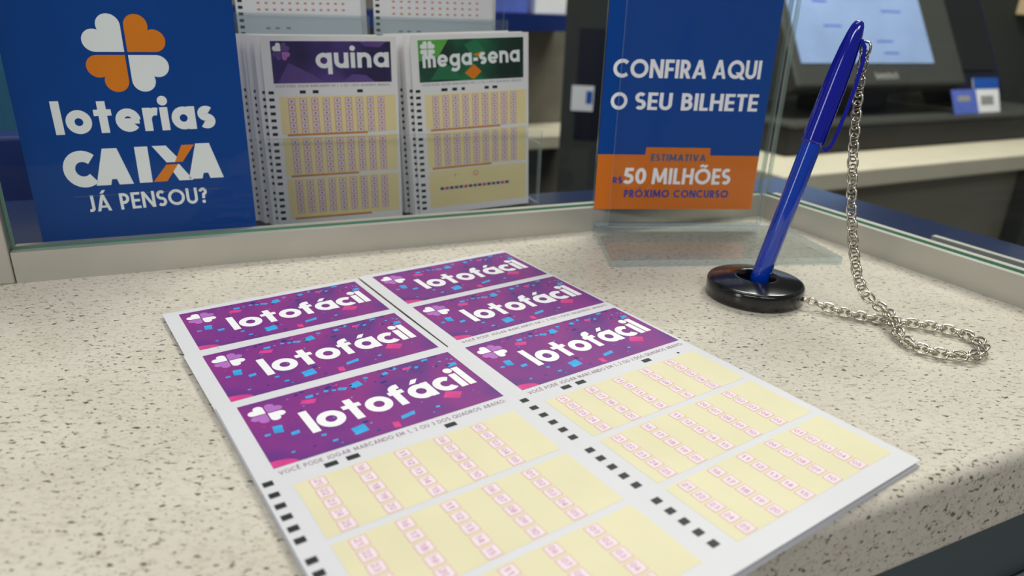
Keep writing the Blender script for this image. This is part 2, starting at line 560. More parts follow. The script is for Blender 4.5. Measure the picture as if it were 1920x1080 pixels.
PURPLE = banner_mat('banner_purple', rgb(122, 44, 134), rgb(92, 44, 128), rgb(140, 44, 132))
QUINAPURPLE = banner_mat('banner_indigo', rgb(58, 40, 104), rgb(40, 30, 78), rgb(92, 62, 140))
MEGAGREEN = banner_mat('banner_green', rgb(24, 74, 56), rgb(22, 44, 40), rgb(34, 122, 74))
QPATCH = mat('banner_violet_patch', rgb(98, 70, 142), 0.45, var=0.15, scale=60)
GPATCH = mat('banner_lime_patch', rgb(92, 170, 70), 0.45, var=0.15, scale=60)
GPATCH2 = mat('banner_jade_patch', rgb(36, 116, 78), 0.45, var=0.15, scale=60)


def stone_mat():
    m = bpy.data.materials.new('speckled_beige_stone')
    m.use_nodes = True
    nt = m.node_tree
    b = nt.nodes['Principled BSDF']
    b.inputs['Roughness'].default_value = 0.3
    b.inputs['Specular IOR Level'].default_value = 0.45
    tc = nt.nodes.new('ShaderNodeTexCoord')
    mp = nt.nodes.new('ShaderNodeMapping')
    mp.inputs['Rotation'].default_value = (0, 0, R(-12))
    mp.inputs['Scale'].default_value = (0.55, 1.0, 0.8)
    nt.links.new(tc.outputs['Object'], mp.inputs['Vector'])

    def noise(scale, detail, rough=0.5):
        n = nt.nodes.new('ShaderNodeTexNoise')
        n.inputs['Scale'].default_value = scale
        n.inputs['Detail'].default_value = detail
        n.inputs['Roughness'].default_value = rough
        nt.links.new(mp.outputs['Vector'], n.inputs['Vector'])
        return n

    def ramp(src, stops):
        r = nt.nodes.new('ShaderNodeValToRGB')
        e = r.color_ramp.elements
        e[0].position, e[0].color = stops[0]
        e[1].position, e[1].color = stops[-1]
        for p, c in stops[1:-1]:
            x = e.new(p)
            x.color = c
        nt.links.new(src, r.inputs['Fac'])
        return r

    def mix(fac, a, c):
        x = nt.nodes.new('ShaderNodeMix')
        x.data_type = 'RGBA'
        nt.links.new(fac, x.inputs[0])
        nt.links.new(a, x.inputs[6])
        if isinstance(c, tuple):
            x.inputs[7].default_value = c
        else:
            nt.links.new(c, x.inputs[7])
        return x.outputs[2]

    def math_(op, a, c):
        x = nt.nodes.new('ShaderNodeMath')
        x.operation = op
        for i, q in enumerate((a, c)):
            if isinstance(q, (int, float)): x.inputs[i].default_value = q
            else: nt.links.new(q, x.inputs[i])
        return x.outputs[0]

    base = ramp(noise(45, 3).outputs['Fac'], [(0.3, rgb(206, 200, 184)), (0.5, rgb(212, 206, 191)), (0.72, rgb(217, 212, 198))])
    mott = noise(520, 3, 0.6)
    c1 = mix(ramp(mott.outputs['Fac'], [(0.5, (0, 0, 0, 1)), (0.72, (0.5, 0.5, 0.5, 1))]).outputs['Color'], base.outputs['Color'], rgb(172, 160, 140))
    reg = noise(30, 2)
    f1 = math_('ADD', noise(680, 2, 0.5).outputs['Fac'], math_('MULTIPLY', math_('SUBTRACT', reg.outputs['Fac'], 0.5), 0.10))
    k1 = ramp(f1, [(0.615, (0, 0, 0, 1)), (0.68, (1, 1, 1, 1))])
    c2 = mix(k1.outputs['Color'], c1, rgb(98, 88, 76))
    f2 = noise(1300, 2, 0.5)
    k2 = ramp(f2.outputs['Fac'], [(0.62, (0, 0, 0, 1)), (0.68, (0.7, 0.7, 0.7, 1))])
    c3 = mix(k2.outputs['Color'], c2, rgb(122, 110, 94))
    nt.links.new(c3, b.inputs['Base Color'])
    return m


STONE = stone_mat()


def wall_stone():
    m = mat('grey_stone_wall', rgb(108, 104, 92), 0.7, var=0.3, scale=9)
    return m


WALLSTONE = wall_stone()

# ------------------------------------------------------------------ plan of the counter (all metres, counter top z = 0)
ANG = 22.9
A0 = Vector((-0.2103, 0.2772))                       # left end of the back channel's front face
E1 = Vector((math.cos(R(ANG)), math.sin(R(ANG))))
N1 = Vector((-E1.y, E1.x))
ANR = -62.5                                          # the side screen runs back towards the customer
E2 = Vector((math.cos(R(ANR)), math.sin(R(ANR))))
N2 = Vector((-E2.y, E2.x))                           # outward = away from the customer
P2 = Vector((0.1845, 0.3678))
ANF = 25.8                                           # front edge of the stone
EF = Vector((math.cos(R(ANF)), math.sin(R(ANF))))
NF = Vector((-EF.y, EF.x))
PF = Vector((0.0992, 0.1541)) - NF * 0.0018


def isect(p, d, q, e):
    k = (q - p)
    t = (k.x * e.y - k.y * e.x) / (d.x * e.y - d.y * e.x)
    return p + d * t


CORN = isect(A0, E1, P2, E2)
LEN1 = (CORN - A0).length
BK = 0.014
c_in = isect(A0 + N1 * BK, E1, P2 + N2 * BK, E2)

# stone worktop ------------------------------------------------------------------------------
pl = [PF - EF * 1.0, isect(PF, EF, P2 + N2 * BK, E2), c_in, A0 + N1 * BK - E1 * 0.75]
bm = bmesh.new()
lo = [bm.verts.new((p.x, p.y, -0.0285)) for p in pl]
hi = [bm.verts.new((p.x, p.y, 0.0)) for p in pl]
bm.faces.new(list(reversed(lo)))
bm.faces.new(hi)
for i in range(4):
    j = (i + 1) % 4
    bm.faces.new((lo[i], lo[j], hi[j], hi[i]))
bm.edges.ensure_lookup_table()
fe = [e for e in bm.edges if set(e.verts) == {hi[0], hi[1]}]
be = [e for e in bm.edges if set(e.verts) == {lo[0], lo[1]}]
r1 = bmesh.ops.bevel(bm, geom=fe, offset=0.0045, segments=14, profile=0.5, affect='EDGES')
be = [e for e in bm.edges if e.is_valid and all(abs(v.co.z + 0.0285) < 1e-6 for v in e.verts) and all(abs((Vector(v.co[:2]) - PF).dot(NF)) < 1e-6 for v in e.verts)]
bmesh.ops.bevel(bm, geom=be, offset=0.003, segments=6, profile=0.5, affect='EDGES')
me = bpy.data.meshes.new('stone_worktop')
for f in bm.faces: f.smooth = False
bm.to_mesh(me)
bm.free()
me.materials.append(STONE)
wt = bpy.data.objects.new('stone_worktop', me)
COL.objects.link(wt)
tag(wt, 'speckled beige stone worktop with rounded front edge under the betting slips', 'countertop')

# inner blue ledge behind the glass -----------------------------------------------------------
mb = MB()
w1 = 0.15
far = isect(A0 + N1 * w1, E1, P2 + N2 * 0.10, E2)
step_s = 0.267
pA = A0 + N1 * BK - E1 * 0.7
pB = A0 + N1 * w1 - E1 * 0.7
pC = A0 + N1 * w1 + E1 * step_s
pD = A0 + N1 * 0.088 + E1 * step_s
pE = isect(A0 + N1 * 0.088, E1, P2 + N2 * 0.10, E2)
pF = P2 + N2 * 0.10 + E2 * 0.30
pG = P2 + N2 * BK + E2 * 0.30
mb.prism([(p.x, p.y) for p in (pA, c_in, pG, pF, pE, pD, pC, pB)], -0.02, 0.0, INNERBLUE)
lg = mb.build('inner_ledge')
tag(lg, 'narrow dark blue laminate ledge running behind the glass screens', 'ledge')
mb = MB()
mb.box(0.005, 0.058, 0.0, 0.35, 0.062, 0.003, ALU)  # solid strip modelled in place of the channel's reflection
t = mb.build('reflection_strip', lg)
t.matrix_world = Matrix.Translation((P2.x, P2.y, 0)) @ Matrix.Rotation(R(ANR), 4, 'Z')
t['label'] = 'thin bright strip on the blue ledge, standing in for the channel reflection'

# cabinet under the worktop -------------------------------------------------------------------
cab = empty('counter_cabinet', (PF.x, PF.y, -1.05), (0, 0, R(ANF)))
tag(cab, 'slate grey counter cabinet with pale rail below the stone worktop', 'cabinet')
mb = MB()
mb.box(-1.0, 0.024, 0.0, 0.17, 0.22, 1.0215, CABINET)
mb.build('body', cab)
mb = MB()
mb.box(-1.0, -0.006, 0.90, 0.17, 0.0235, 0.955, CABGREY)
mb.build('front_rail', cab, bevel=0.003)['label'] = 'pale grey rail along the cabinet front'

# ------------------------------------------------------------------ glass screens
back = empty('glass_screen', (A0.x, A0.y, 0), (0, 0, R(ANG)))
tag(back, 'clear glass screen in aluminium channel behind the slips, running to the left post', 'glass screen')
mb = MB()
mb.box(0.0005, 0.0, 0.0, LEN1, 0.004, 0.0137, ALU)
mb.box(0.0005, 0.0085, 0.0, LEN1, 0.0125, 0.0137, ALU)
mb.box(0.0005, 0.004, 0.0, LEN1, 0.0085, 0.008, ALU)
mb.build('bottom_channel', back)
mb = MB()
mb.box(-0.032, 0.0, 0.0, 0.0, 0.0125, 0.42, ALU)
mb.build('end_post', back, bevel=0.0008)
mb = MB()
mb.box(0.0006, 0.0044, 0.0085, LEN1 + 0.004, 0.0082, 0.40, GLASS, GLASSRIM)
mb.build('glass_pane', back)
mb = MB()
mb.box(0.0006, 0.0040, 0.0132, LEN1, 0.0044, 0.0146, GLASSEDGE)
mb.box(0.0006, 0.0040, 0.0146, 0.0016, 0.0044, 0.40, GLASSEDGE)
mb.build('gasket', back)['label'] = 'thin green seal line where the glass meets the frame'

side = empty('glass_screen', (CORN.x, CORN.y, 0), (0, 0, R(ANR)))
tag(side, 'clear glass screen in aluminium channel on the right, in front of the terminal desk', 'glass screen')
LEN2 = 0.30
mb = MB()
mb.box(0.0, 0.0, 0.0, LEN2, 0.004, 0.0140, ALU)
mb.box(0.0, 0.0085, 0.0, LEN2, 0.0125, 0.0140, ALU)
mb.box(0.0, 0.004, 0.0, LEN2, 0.0085, 0.008, ALU)
mb.build('bottom_channel', side)
mb = MB()
mb.box(-0.002, 0.0044, 0.0085, LEN2, 0.0082, 0.40, GLASS, GLASSRIM)
mb.build('glass_pane', side)
mb = MB()
mb.box(0.0, 0.0040, 0.0136, LEN2, 0.0044, 0.0150, GLASSEDGE)
mb.build('gasket', side)['label'] = 'thin green seal line where the glass meets the frame'

# ------------------------------------------------------------------ printed betting slips lying on the counter
ZL = 0.04          # mm between printed layers
TH = 0.12          # mm sheet thickness
rnd = random.Random(5)
confetti = [
    (26.5, 29.9, 4.2, 3.6, 15, 'c'), (6.8, 17.8, 2.6, 3.6, 0, 'c'), (10.4, 22, 2.4, 1.5, 10, 'c'), (35.5, 5.3, 3.8, 3.0, 25, 'c'), (30.8, 5.6, 2.6, 1.5, -20, 'c'),
    (41.6, 30, 4.8, 1.6, 12, 'c'), (20.4, 4.9, 2.4, 1.5, 0, 'c'), (68.6, 9.0, 3.4, 2.0, 8, 'c'), (62, 1.4, 2.4, 1.2, 10, 'c'), (3.4, 19.3, 1.6, 1.0, 0, 'c'),
    (18.5, 31.4, 1.5, 0.9, 0, 'c'), (6.8, 30.8, 1.2, 0.8, 10, 'c'), (51.4, 30.4, 1.3, 0.9, 0, 'c'), (46.5, 3.3, 2.2, 1.5, 20, 'c'), (50.4, 1.9, 1.5, 1.2, 30, 'c'),
    (16.7, 27.2, 1.4, 1.0, 0, 'c'), (56, 3.2, 1.3, 1.0, 30, 'c'), (66, 5, 1.2, 0.9, 0, 'c'),
    (19.2, 7.6, 4.4, 2.4, -12, 'p'), (58.8, 26.6, 5.2, 3.8, -25, 'p'), (36.4, 33.0, 2.0, 3.0, 0, 'p'), (54.0, 3.8, 2.6, 1.6, 0, 'p'), (29.8, 2.0, 1.4, 1.0, 0, 'p'),
    (27.2, 2.6, 2.0, 1.5, 30, 'n'), (43.7, 8.2, 2.2, 1.2, 10, 'n'), (29.3, 26.9, 1.6, 1.2, 0, 'n'), (30.7, 33.1, 1.2, 0.9, 0, 'n'), (29.6, 15.2, 1.2, 0.9, 0, 'n'),
    (45.2, 4.4, 1.6, 1.0, 0, 'n'), (12.6, 31.2, 1.0, 0.8, 0, 'n'), (64, 12, 1.6, 1.0, 20, 'n')]
for i in range(46):
    x, y = rnd.uniform(14, 71), abs(rnd.gauss(0, 6)) + 0.6
    if y < 33:
        sz = rnd.uniform(0.4, 1.1)
        confetti.append((x, y, sz * 1.4, sz, rnd.uniform(-40, 40), rnd.choice('ncnpn')))
for i in range(22):
    sz = rnd.uniform(0.25, 0.6)
    confetti.append((rnd.uniform(2, 70), rnd.uniform(4, 34), sz * 1.3, sz, rnd.uniform(-40, 40), rnd.choice('ncp')))
BH = 35.5


def make_banner():
    mb = MB(0.001)
    z = TH + ZL
    mb.rect(0, -BH, 72, 0, z, PURPLE)
    for k, (x, y, a, b, an, kind) in enumerate(confetti):
        a, b = (a * 1.18, b * 1.18) if a > 1.2 else (a, b)
        mm = {'c': CYAN, 'p': PINK, 'n': NAVY}[kind]
        q = [(-a / 2, -b / 2 * 0.7), (a * 0.32, -b / 2), (a / 2, b / 2 * 0.8), (-a * 0.36, b / 2)]
        ca, sa = math.cos(R(an)), math.sin(R(an))
        pts = [(min(71.8, max(0.2, x + p * ca - s * sa)), min(-0.2, max(-BH + 0.2, -y + p * sa + s * ca))) for p, s in q]
        mb.poly(pts, z + ZL * (0.5 + 0.01 * (k % 7)), mm)
    mb.poly([(0.05, -BH + 0.05)] + [(6.8 * math.cos(R(a)), -BH + 0.05 + 3.2 * math.sin(R(a))) for a in range(0, 91, 10)], z + ZL * 0.5, PINK)
    bn = mb.build('banner')
    mb = MB(0.001)
    text(mb, 'lotofácil', 14.4, -25.0, 12.7, 0.215, WHITE, z + 2 * ZL, 55.0, 0.045, 1.2, 0.002)
    mb.build('lettering', bn)['label'] = 'white rounded game name on the purple banner'
    mb = MB(0.001)
    clover(mb, 6.5, -7.9, 5.0, 0.4, z + 2 * ZL, WHITE, LILAC)
    mb.build('clover_logo', bn)['label'] = 'white and lilac four-leaf clover'
    return bn


def make_instruction():
    mb = MB(0.001)
    text(mb, 'VOCÊ PODE JOGAR MARCANDO EM 1, 2 OU 3 DOS QUADROS ABAIXO:', 0.6, -38.9, 1.75, 0.12, TEXTPURPLE, TH + ZL, 70.4, 0.2, 0, 0.001)
    return mb.build('instruction_text')


def make_marks(full=True):
    mb = MB(0.001)
    z = TH + ZL * 1.6
    for u in (13.4, 19.5, 49.6):
        mb.rect(u - 1.8, -42.2, u + 1.8, -40.2, z, BLACK)
    for v in (41.0, 46.1, 50.9, 55.6, 60.3, 64.9, 72.4, 76.9, 81.5, 86.1, 90.7, 98.1, 102.7, 107.2, 111.7, 116.2):
        mb.rect(-4.4, -v - 1.05, -1.8, -v + 1.05, z, BLACK)
    return mb.build('timing_marks')


def make_grid():
    mb = MB(0.001)
    z = TH + ZL
    for k in range(3):
        v0 = 44.5 + 25.6 * k
        mb.rect(2.1, -v0 - 23.2, 69.6, -v0, z, YELLOW)
        for ci, u in enumerate((55.8, 43.7, 31.5, 19.5, 7.9)):
            for ri in range(5):
                v = 47.0 + 25.6 * k + 4.62 * ri
                mb.rect(u - 2.05, -v - 1.88, u + 2.05, -v + 1.88, z + ZL * .5, PINKLINE)
                mb.rect(u - 1.89, -v - 1.72, u + 1.89, -v + 1.72, z + ZL, BOXPINK)
                text(mb, '%02d' % (ci * 5 + ri + 1), u - 0.85, -v + 1.3, 1.6, 0.1, MAGENTA, z + ZL * 1.5, 2.3, 0.15, -90, 0.001)
    return mb.build('number_grid')


def make_sheet(name, u0, u1, v0, v1):
    mb = MB(0.001)
    mb.box(u0, -v1, 0, u1, -v0, TH, PAPER, PAPER_EDGE)
    return mb.build(name)


def pose(o, x, y, a, z):
    o.location = (x, y, z)
    o.rotation_euler = (0, 0, R(a))


slips = [   # x, y, angle, height in mm, column, label
    (-0.01608, 0.22789, 35.41, 1.95, 'r', 'full purple-banner betting slip on top of the right column, its number grid uncovered'),
    (-0.08070, 0.18211, 35.23, 2.15, 'l', 'full purple-banner betting slip on top of the left column, nearest the camera'),
    (-0.03996, 0.26361, 35.31, 1.50, 'r', 'middle of the three overlapped slips in the right column, only its purple banner showing'),
    (-0.06296, 0.29710, 35.05, 1.05, 'r', 'farthest slip of the right column, purple banner nearest the clear sign stand'),
    (-0.10465, 0.21461, 35.90, 1.70, 'l', 'middle of the three overlapped slips in the left column, only its purple banner showing'),
    (-0.12820, 0.24883, 35.24, 1.25, 'l', 'farthest slip of the left column, purple banner nearest the left post')]
proto = {}
for i, (x, y, a, z, colu, lab) in enumerate(slips):
    if colu not in proto:
        s = make_sheet('betting_slip', -5.3, 73.0 if colu == 'r' else 74.6, -3.4, 125.2)
        proto[colu] = s
    else:
        s = proto[colu].copy()
        COL.objects.link(s)
    pose(s, x, y, a, z * 0.001)
    tag(s, lab, 'betting slip', 'purple-banner betting slips laid in two columns on the counter')
    if i == 0:
        mb = MB(0.001)
        mb.disc(63.9, -42.8, 0.55, TH + ZL, BLACK)
        mb.build('ink_dot', s)
        parts = [make_banner(), make_instruction(), make_marks(), make_grid()]
        for q in parts:
            q.parent = s
    else:
        for q in parts:
            put_copy(q, s)
for i, (x, y, a, z, colu) in enumerate([
        (-0.0163, 0.2276, 35.2, 0.70, 'r'), (-0.0158, 0.2277, 35.5, 0.36, 'r'), (-0.0161, 0.2274, 35.4, 0.02, 'r'),
        (-0.0807, 0.1819, 35.1, 0.88, 'l'), (-0.0809, 0.1822, 35.3, 0.54, 'l'), (-0.0806, 0.1820, 35.2, 0.2, 'l')]):
    s = proto[colu].copy()
    COL.objects.link(s)
    pose(s, x, y, a, z * 0.001)
    tag(s, ['white slip under the right column pile, only its near edge showing', 'white slip under the left column pile, only its edge showing'][colu == 'l'],
        'betting slip', 'slips packed under the %s column' % ('left' if colu == 'l' else 'right'))

# ------------------------------------------------------------------ upright slips in the clear rack behind the glass
def upright(o, s, n, z, roll=0.0, lean=0.0):
    """stand a sheet drawn in (x right, y up) upright in the back screen's plan frame"""
    p = A0 + E1 * s + N1 * n
    o.matrix_world = (Matrix.Translation((p.x, p.y, z)) @ Matrix.Rotation(R(ANG), 4, 'Z')
                      @ Matrix.Rotation(R(90 - lean), 4, 'X') @ Matrix.Rotation(R(roll), 4, 'Z'))
    return o


SH = 98.0   # mm height of the standing slips


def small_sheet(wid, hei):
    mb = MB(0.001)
    mb.box(0, 0, 0, wid, hei, TH, RACKPAPER_BRIGHT, RACKPAPER_BRIGHT)
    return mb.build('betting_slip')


def rack_marks(tops, seed):
    mb = MB(0.001)
    z = TH + ZL
    y = 70.5
    k = 0
    while y > 3:
        mb.rect(1.6, y - 0.75, 4.2, y + 0.75, z, BLACK)
        k += 1
        y -= 3.5 if k % 7 else 5.2
    for u, wd in tops:
        mb.rect(u - wd / 2, 69.8, u + wd / 2, 71.4, z, BLACK)
    return mb.build('timing_marks')


def rack_grid(wid, blocks, last_blank, seed):
    mb = MB(0.001)
    z = TH + ZL
    for k, (y1, y0) in enumerate(blocks):
        mb.rect(6.5, y0, wid - 1.5, y1, z, CREAM)
        n = 9
        if last_blank and k == len(blocks) - 1:
            for j in range(15):
                mb.rect(13 + 2.9 * j, (y0 + y1) / 2 - 0.8, 15.2 + 2.9 * j, (y0 + y1) / 2 + 0.8, z + ZL, [ROYAL, MAGENTA, ROYAL, SLATE][j % 4])
            mb.stroke(arc(35, y1 - 3.4, 1.3, 0, 340, 10), 0.45, z + ZL, PINKLINE, True)
            mb.stroke([(22, y1 - 4.4), (22.6, y1 - 2.6)], 0.5, z + ZL, PINKLINE)
            continue
        for cI in range(n):
            u = 12.5 + cI * (wid - 22) / (n - 1)
            for rI in range(6):
                v = y1 - 2.4 - rI * 3.1
                mb.rect(u - 1.75, v - 1.4, u + 1.75, v + 1.4, z + ZL * .5, PINKLINE)
                mb.rect(u - 1.45, v - 1.15, u + 1.45, v + 1.15, z + ZL, BOXPINK)
                mb.rect(u - 0.42, v - 0.5, u + 0.42, v + 0.5, z + ZL * 1.5, MAUVE if (cI * 7 + rI * 3 + seed) % 3 else MAGENTA)
        mb.rect(9, y0 - 0.9, 9 + 42 - 6 * (k % 2), y0 + 0.1, z + ZL * 2, ORANGELINE)
    return mb.build('number_grid')


def rack_banner(kind, wid):
    mb = MB(0.001)
    z = TH + ZL
    if kind == 'indigo':
        x0, y0, x1, y1 = 4.6, 75.0, wid - 3.2, 96.0 - 0.5
        mb.rect(x0, y0, x1, y1, z, QUINAPURPLE)
        mb.poly([(x0 + 34, y0), (x0 + 52, y0), (x0 + 47, y0 + 3.6), (x0 + 40, y0 + 4.2)], z + ZL * .5, QPATCH)
        mb.poly([(x0 + 8, y0 + 10), (x0 + 20, y0 + 4), (x0 + 26, y0), (x0 + 2, y0)], z + ZL * .5, QPATCH)
        mb.poly([(x0 + 44, y1), (x1 - 2, y1), (x1 - 6, y1 - 3), (x0 + 47, y1 - 2.5)], z + ZL * .5, QPATCH)
        nm, tx, tw = 'quina', x0 + 21.6, 38.0
    else:
        x0, y0, x1, y1 = 4.2, 75.0, wid - 3.2, 97.5 - 0.5
        mb.rect(x0, y0, x1, y1, z, MEGAGREEN)
        mb.poly([(x0, y1), (x0 + 17, y1), (x0 + 11, y1 - 9), (x0, y1 - 11)], z + ZL * .5, GPATCH)
        mb.poly([(x0 + 26, y1 - 3), (x0 + 33, y1), (x0 + 38, y1 - 6), (x0 + 32, y1 - 11)], z + ZL * .5, GPATCH2)
        mb.poly([(x0 + 6, y0 + 1), (x0 + 24, y0 + 1), (x0 + 20, y0 + 8), (x0 + 12, y0 + 9)], z + ZL * .5, GPATCH2)
        mb.poly([(x0 + 26, y0 + 4), (x0 + 31, y0 + 0.4), (x0 + 36, y0 + 4.5), (x0 + 31.5, y0 + 8.6)], z + ZL, SIGNORANGE)
        mb.poly([(x0 + 31, y1 - 8.4), (x0 + 36.5, y1 - 6.8), (x0 + 34.5, y1 - 9.5)], z + ZL, SIGNORANGE)
        nm, tx, tw = 'mega-sena', x0 + 2.2, 57.0
    bn = mb.build('banner')
    mb = MB(0.001)
    if kind == 'indigo':
        text(mb, nm, tx, y0 + 7.2, 10.6, 0.2, WHITE, z + 2 * ZL, tw, 0.1, 0.4, 0.002)
    else:
        text(mb, nm, tx, y0 + 7.6, 9.0, 0.2, WHITE, z + 2 * ZL, tw, 0.1, 1.2, 0.002)
    mb.build('lettering', bn)['label'] = 'white rounded game name'
    mb = MB(0.001)
    if kind == 'indigo':
        clover(mb, x0 + 5.0, y1 - 5.0, 4.2, 0.4, z + 2 * ZL, LILAC, QPATCH)
        mb.poly(heart(4.2, x0 + 5.0, y1 - 5.0, -1, 1, 0.4), z + 2.5 * ZL, WHITE)
    else:
        clover(mb, x0 + 5.2, y1 - 4.7, 4.1, 0.4, z + 2 * ZL, WHITE, WHITE)
    mb.build('clover_logo', bn)['label'] = 'pale four-leaf clover'
    return bn


def rack_text(wid, m):
    mb = MB(0.001)
    text(mb, 'VOCÊ PODE JOGAR MARCANDO EM 1, 2 OU 3 DOS QUADROS ABAIXO:', 5.4, 73.0, 1.2, 0.12, m, TH + ZL, wid - 9.5, 0.2, 0, 0.001)
    return mb.build('instruction_text')


BLK = [(68.4, 49.2), (47.4, 27.4), (25.6, 4.0)]
for kind, wid, s0, roll, nS, dz, lab in (
        ('indigo', 68.5, 0.1117, 0.7, 9, 0.0, 'front upright slip in the clear rack with indigo banner beside the blue sign'),
        ('green', 68.8, 0.1908, 2.6, 8, 0.0, 'front upright slip in the clear rack with green banner and orange diamond')):
    front = small_sheet(wid, SH + (0 if kind == 'indigo' else 1.5))
    upright(front, s0, 0.0530, 0.0009, roll)
    tag(front, lab, 'betting slip', 'upright slips facing out of the rack')
    b = rack_banner(kind, wid)
    b.parent = front
    mk = rack_marks([(18.5, 3), (25, 3), (48, 3)] if kind == 'indigo' else [(18, 3.6), (24, 2.8), (29, 2), (43, 2.6), (48, 3)], 1)
    mk.parent = front
    rack_grid(wid, BLK, kind == 'green', 1 if kind == 'indigo' else 2).parent = front
    rack_text(wid, TEXTPURPLE if kind == 'indigo' else SLATE).parent = front
    for k in range(1, nS):
        c = front.copy()
        COL.objects.link(c)
        put_copy(mk, c)
        upright(c, s0 - 0.0014 * k - 0.0006 * ((k * 5) % 3), 0.0530 + 0.0021 * k, 0.0009, roll + 0.15 * ((k * 7) % 4 - 1.5))
        tag(c, 'slip packed upright behind the %s front slip, only its marked edge showing' % ('indigo-banner' if kind == 'indigo' else 'green-banner'),
            'betting slip', 'slips packed behind the %s front slip' % ('indigo-banner' if kind == 'indigo' else 'green-banner'))

# taller slips in the rear pockets
for kk, (s0, wid, roll, lab) in enumerate((
        (0.1048, 68.5, 1.2, 'tall white slip in the rear pocket above the indigo-banner slips, top cut off'),
        (0.1800, 74.5, 0.6, 'tall white slip in the rear pocket above the green-banner slips, top cut off'))):
    front = small_sheet(wid, 112.0)
    upright(front, s0, 0.1080, 0.026, roll)
    tag(front, lab, 'betting slip', 'slips in the rear pockets of the rack')
    mb = MB(0.001)
    for k in range(30):
        mb.rect(1.2, 6 + 3.4 * k, 3.6, 7.6 + 3.4 * k, TH + ZL, BLACK)
    mk = mb.build('timing_marks', front)
    mb = MB(0.001)
    rr = random.Random(kk)
    for k in range(7):
        for j in range(12):
            u, v = 12 + j * (wid - 22) / 11, 84 + 3.4 * k
            mb.rect(u - 0.8, v - 0.5, u + 0.8, v + 0.5, TH + ZL, PINKLINE if rr.random() < 0.6 else ORANGELINE)
    for j in (16, 21, 27):
        mb.rect(j - 1.2, 73.7, j + 1.2, 74.7, TH + ZL, LETTER)
    mb.build('number_grid', front)
    for k in range(1, 4):
        c = front.copy()
        COL.objects.link(c)
        put_copy(mk, c)
        upright(c, s0 + 0.0015 * k, 0.1080 + 0.002 * k, 0.026, roll)
        tag(c, 'slip behind the tall white slip above the %s-banner slips, edge showing' % ('indigo', 'green')[kk], 'betting slip',
            'slips packed behind the tall %s rear slip' % ('left', 'right')[kk])

rack = empty('slip_rack', (A0.x, A0.y, 0), (0, 0, R(ANG)))
tag(rack, 'clear acrylic two-tier rack holding upright betting slips behind the glass', 'rack')
mb = MB()
mb.box(0.0950, 0.046, 0.0001, 0.2680, 0.126, 0.0008, ACRYL, ACRYLEDGE)
mb.build('base', rack)
mb = MB()
mb.box(0.0950, 0.0465, 0.0009, 0.2640, 0.0485, 0.0490, ACRYL, ACRYLEDGE)
mb.build('front_lip', rack)
for s0, s1 in ((0.1015, 0.1757), (0.1782, 0.2630)):
    mb = MB()
    mb.box(s0, 0.1040, 0.0032, s1, 0.1062, 0.1085, ACRYLHAZE, ACRYLEDGE)
    mb.box(s0, 0.1064, 0.0225, s1, 0.1175, 0.0250, ACRYL, ACRYLEDGE)
    mb.build('rear_pocket', rack)
for s0 in (0.0955, 0.2655):
    mb = MB()
    mb.box(s0, 0.0555, 0.0032, s0 + 0.0020, 0.1036, 0.040, ACRYL, ACRYLEDGE)
    mb.build('side_panel', rack)
mb = MB()
mb.box(0.0985, 0.1180, 0.0032, 0.2660, 0.1205, 0.150, ACRYL, ACRYLEDGE)
mb.build('back_panel', rack)

# ------------------------------------------------------------------ blue clover sign behind the glass
mb = MB(0.001)
mb.box(0, 0, -1.2, 88.5, 150, 0, SIGNBLUE)
sign = mb.build('clover_sign')
upright(sign, 0.0103, 0.0130, 0.0003, 0.35)
tag(sign, 'large blue sign with white and orange four-leaf clover and white lettering on the left', 'sign')
ZS = 0.06
mb = MB(0.001)
clover(mb, 44.6, 92.0, 15.6, 1.2, ZS, WHITE, SIGNORANGE)
mb.build('clover_logo', sign)['label'] = 'four-leaf clover, two leaves white and two orange'
mb = MB(0.001)
text(mb, 'loterias', 13.4, 59.2, 13.8, 0.24, WHITE, ZS, 62.5, 0.085, 0.8, 0.003)
mb.build('lettering', sign)['label'] = 'white lower-case word under the clover'
mb = MB(0.001)
# CAIXA with its two-tone X
y0, cp = 36.6, 16.0
text(mb, 'C', 13.2, y0 - 0.3, cp, 0.30, WHITE, ZS, 12.8)
text(mb, 'A', 24.4, y0 + 0.2, cp, 0.30, WHITE, ZS, 15.0, step=0.004)
mb.rect(41.6, y0 + 0.4, 46.8, y0 + 0.4 + cp, ZS, WHITE)
xx, yy = 48.6, y0 + 0.5
mb.poly([(xx, yy + cp), (xx + 5.6, yy + cp), (xx + 11.2, yy + cp * .53), (xx + 5.0, yy + cp * .53)], ZS, WHITE)
mb.poly([(xx + 5.4, yy + cp * .47), (xx + 10.0, yy + cp * .47), (xx + 15.0, yy), (xx + 9.2, yy)], ZS, WHITE)
mb.poly([(xx + 12.0, yy + cp), (xx + 17.2, yy + cp), (xx + 11.6, yy + cp * .53), (xx + 8.4, yy + cp * .53)], ZS * 1.1, SIGNORANGE)
mb.poly([(xx - 1.4, yy), (xx + 4.2, yy), (xx + 9.6, yy + cp * .47), (xx + 4.8, yy + cp * .47)], ZS * 1.1, SIGNORANGE)
text(mb, 'A', 61.6, y0 + 0.9, cp, 0.30, WHITE, ZS, 15.2, step=0.004)
mb.build('lettering', sign)['label'] = 'heavy white capitals with an orange and white X'
mb = MB(0.001)
text(mb, 'JÁ PENSOU?', 20.0, 25.2, 7.4, 0.175, WHITE, ZS, 48.6, 0.1, 1.0, 0.003)
mb.build('lettering', sign)['label'] = 'small white capitals at the bottom of the sign'
mb = MB(0.001)
mb.rect(15, 32.2, 74, 32.5, ZS, SLATE)
mb.build('divider_line', sign)

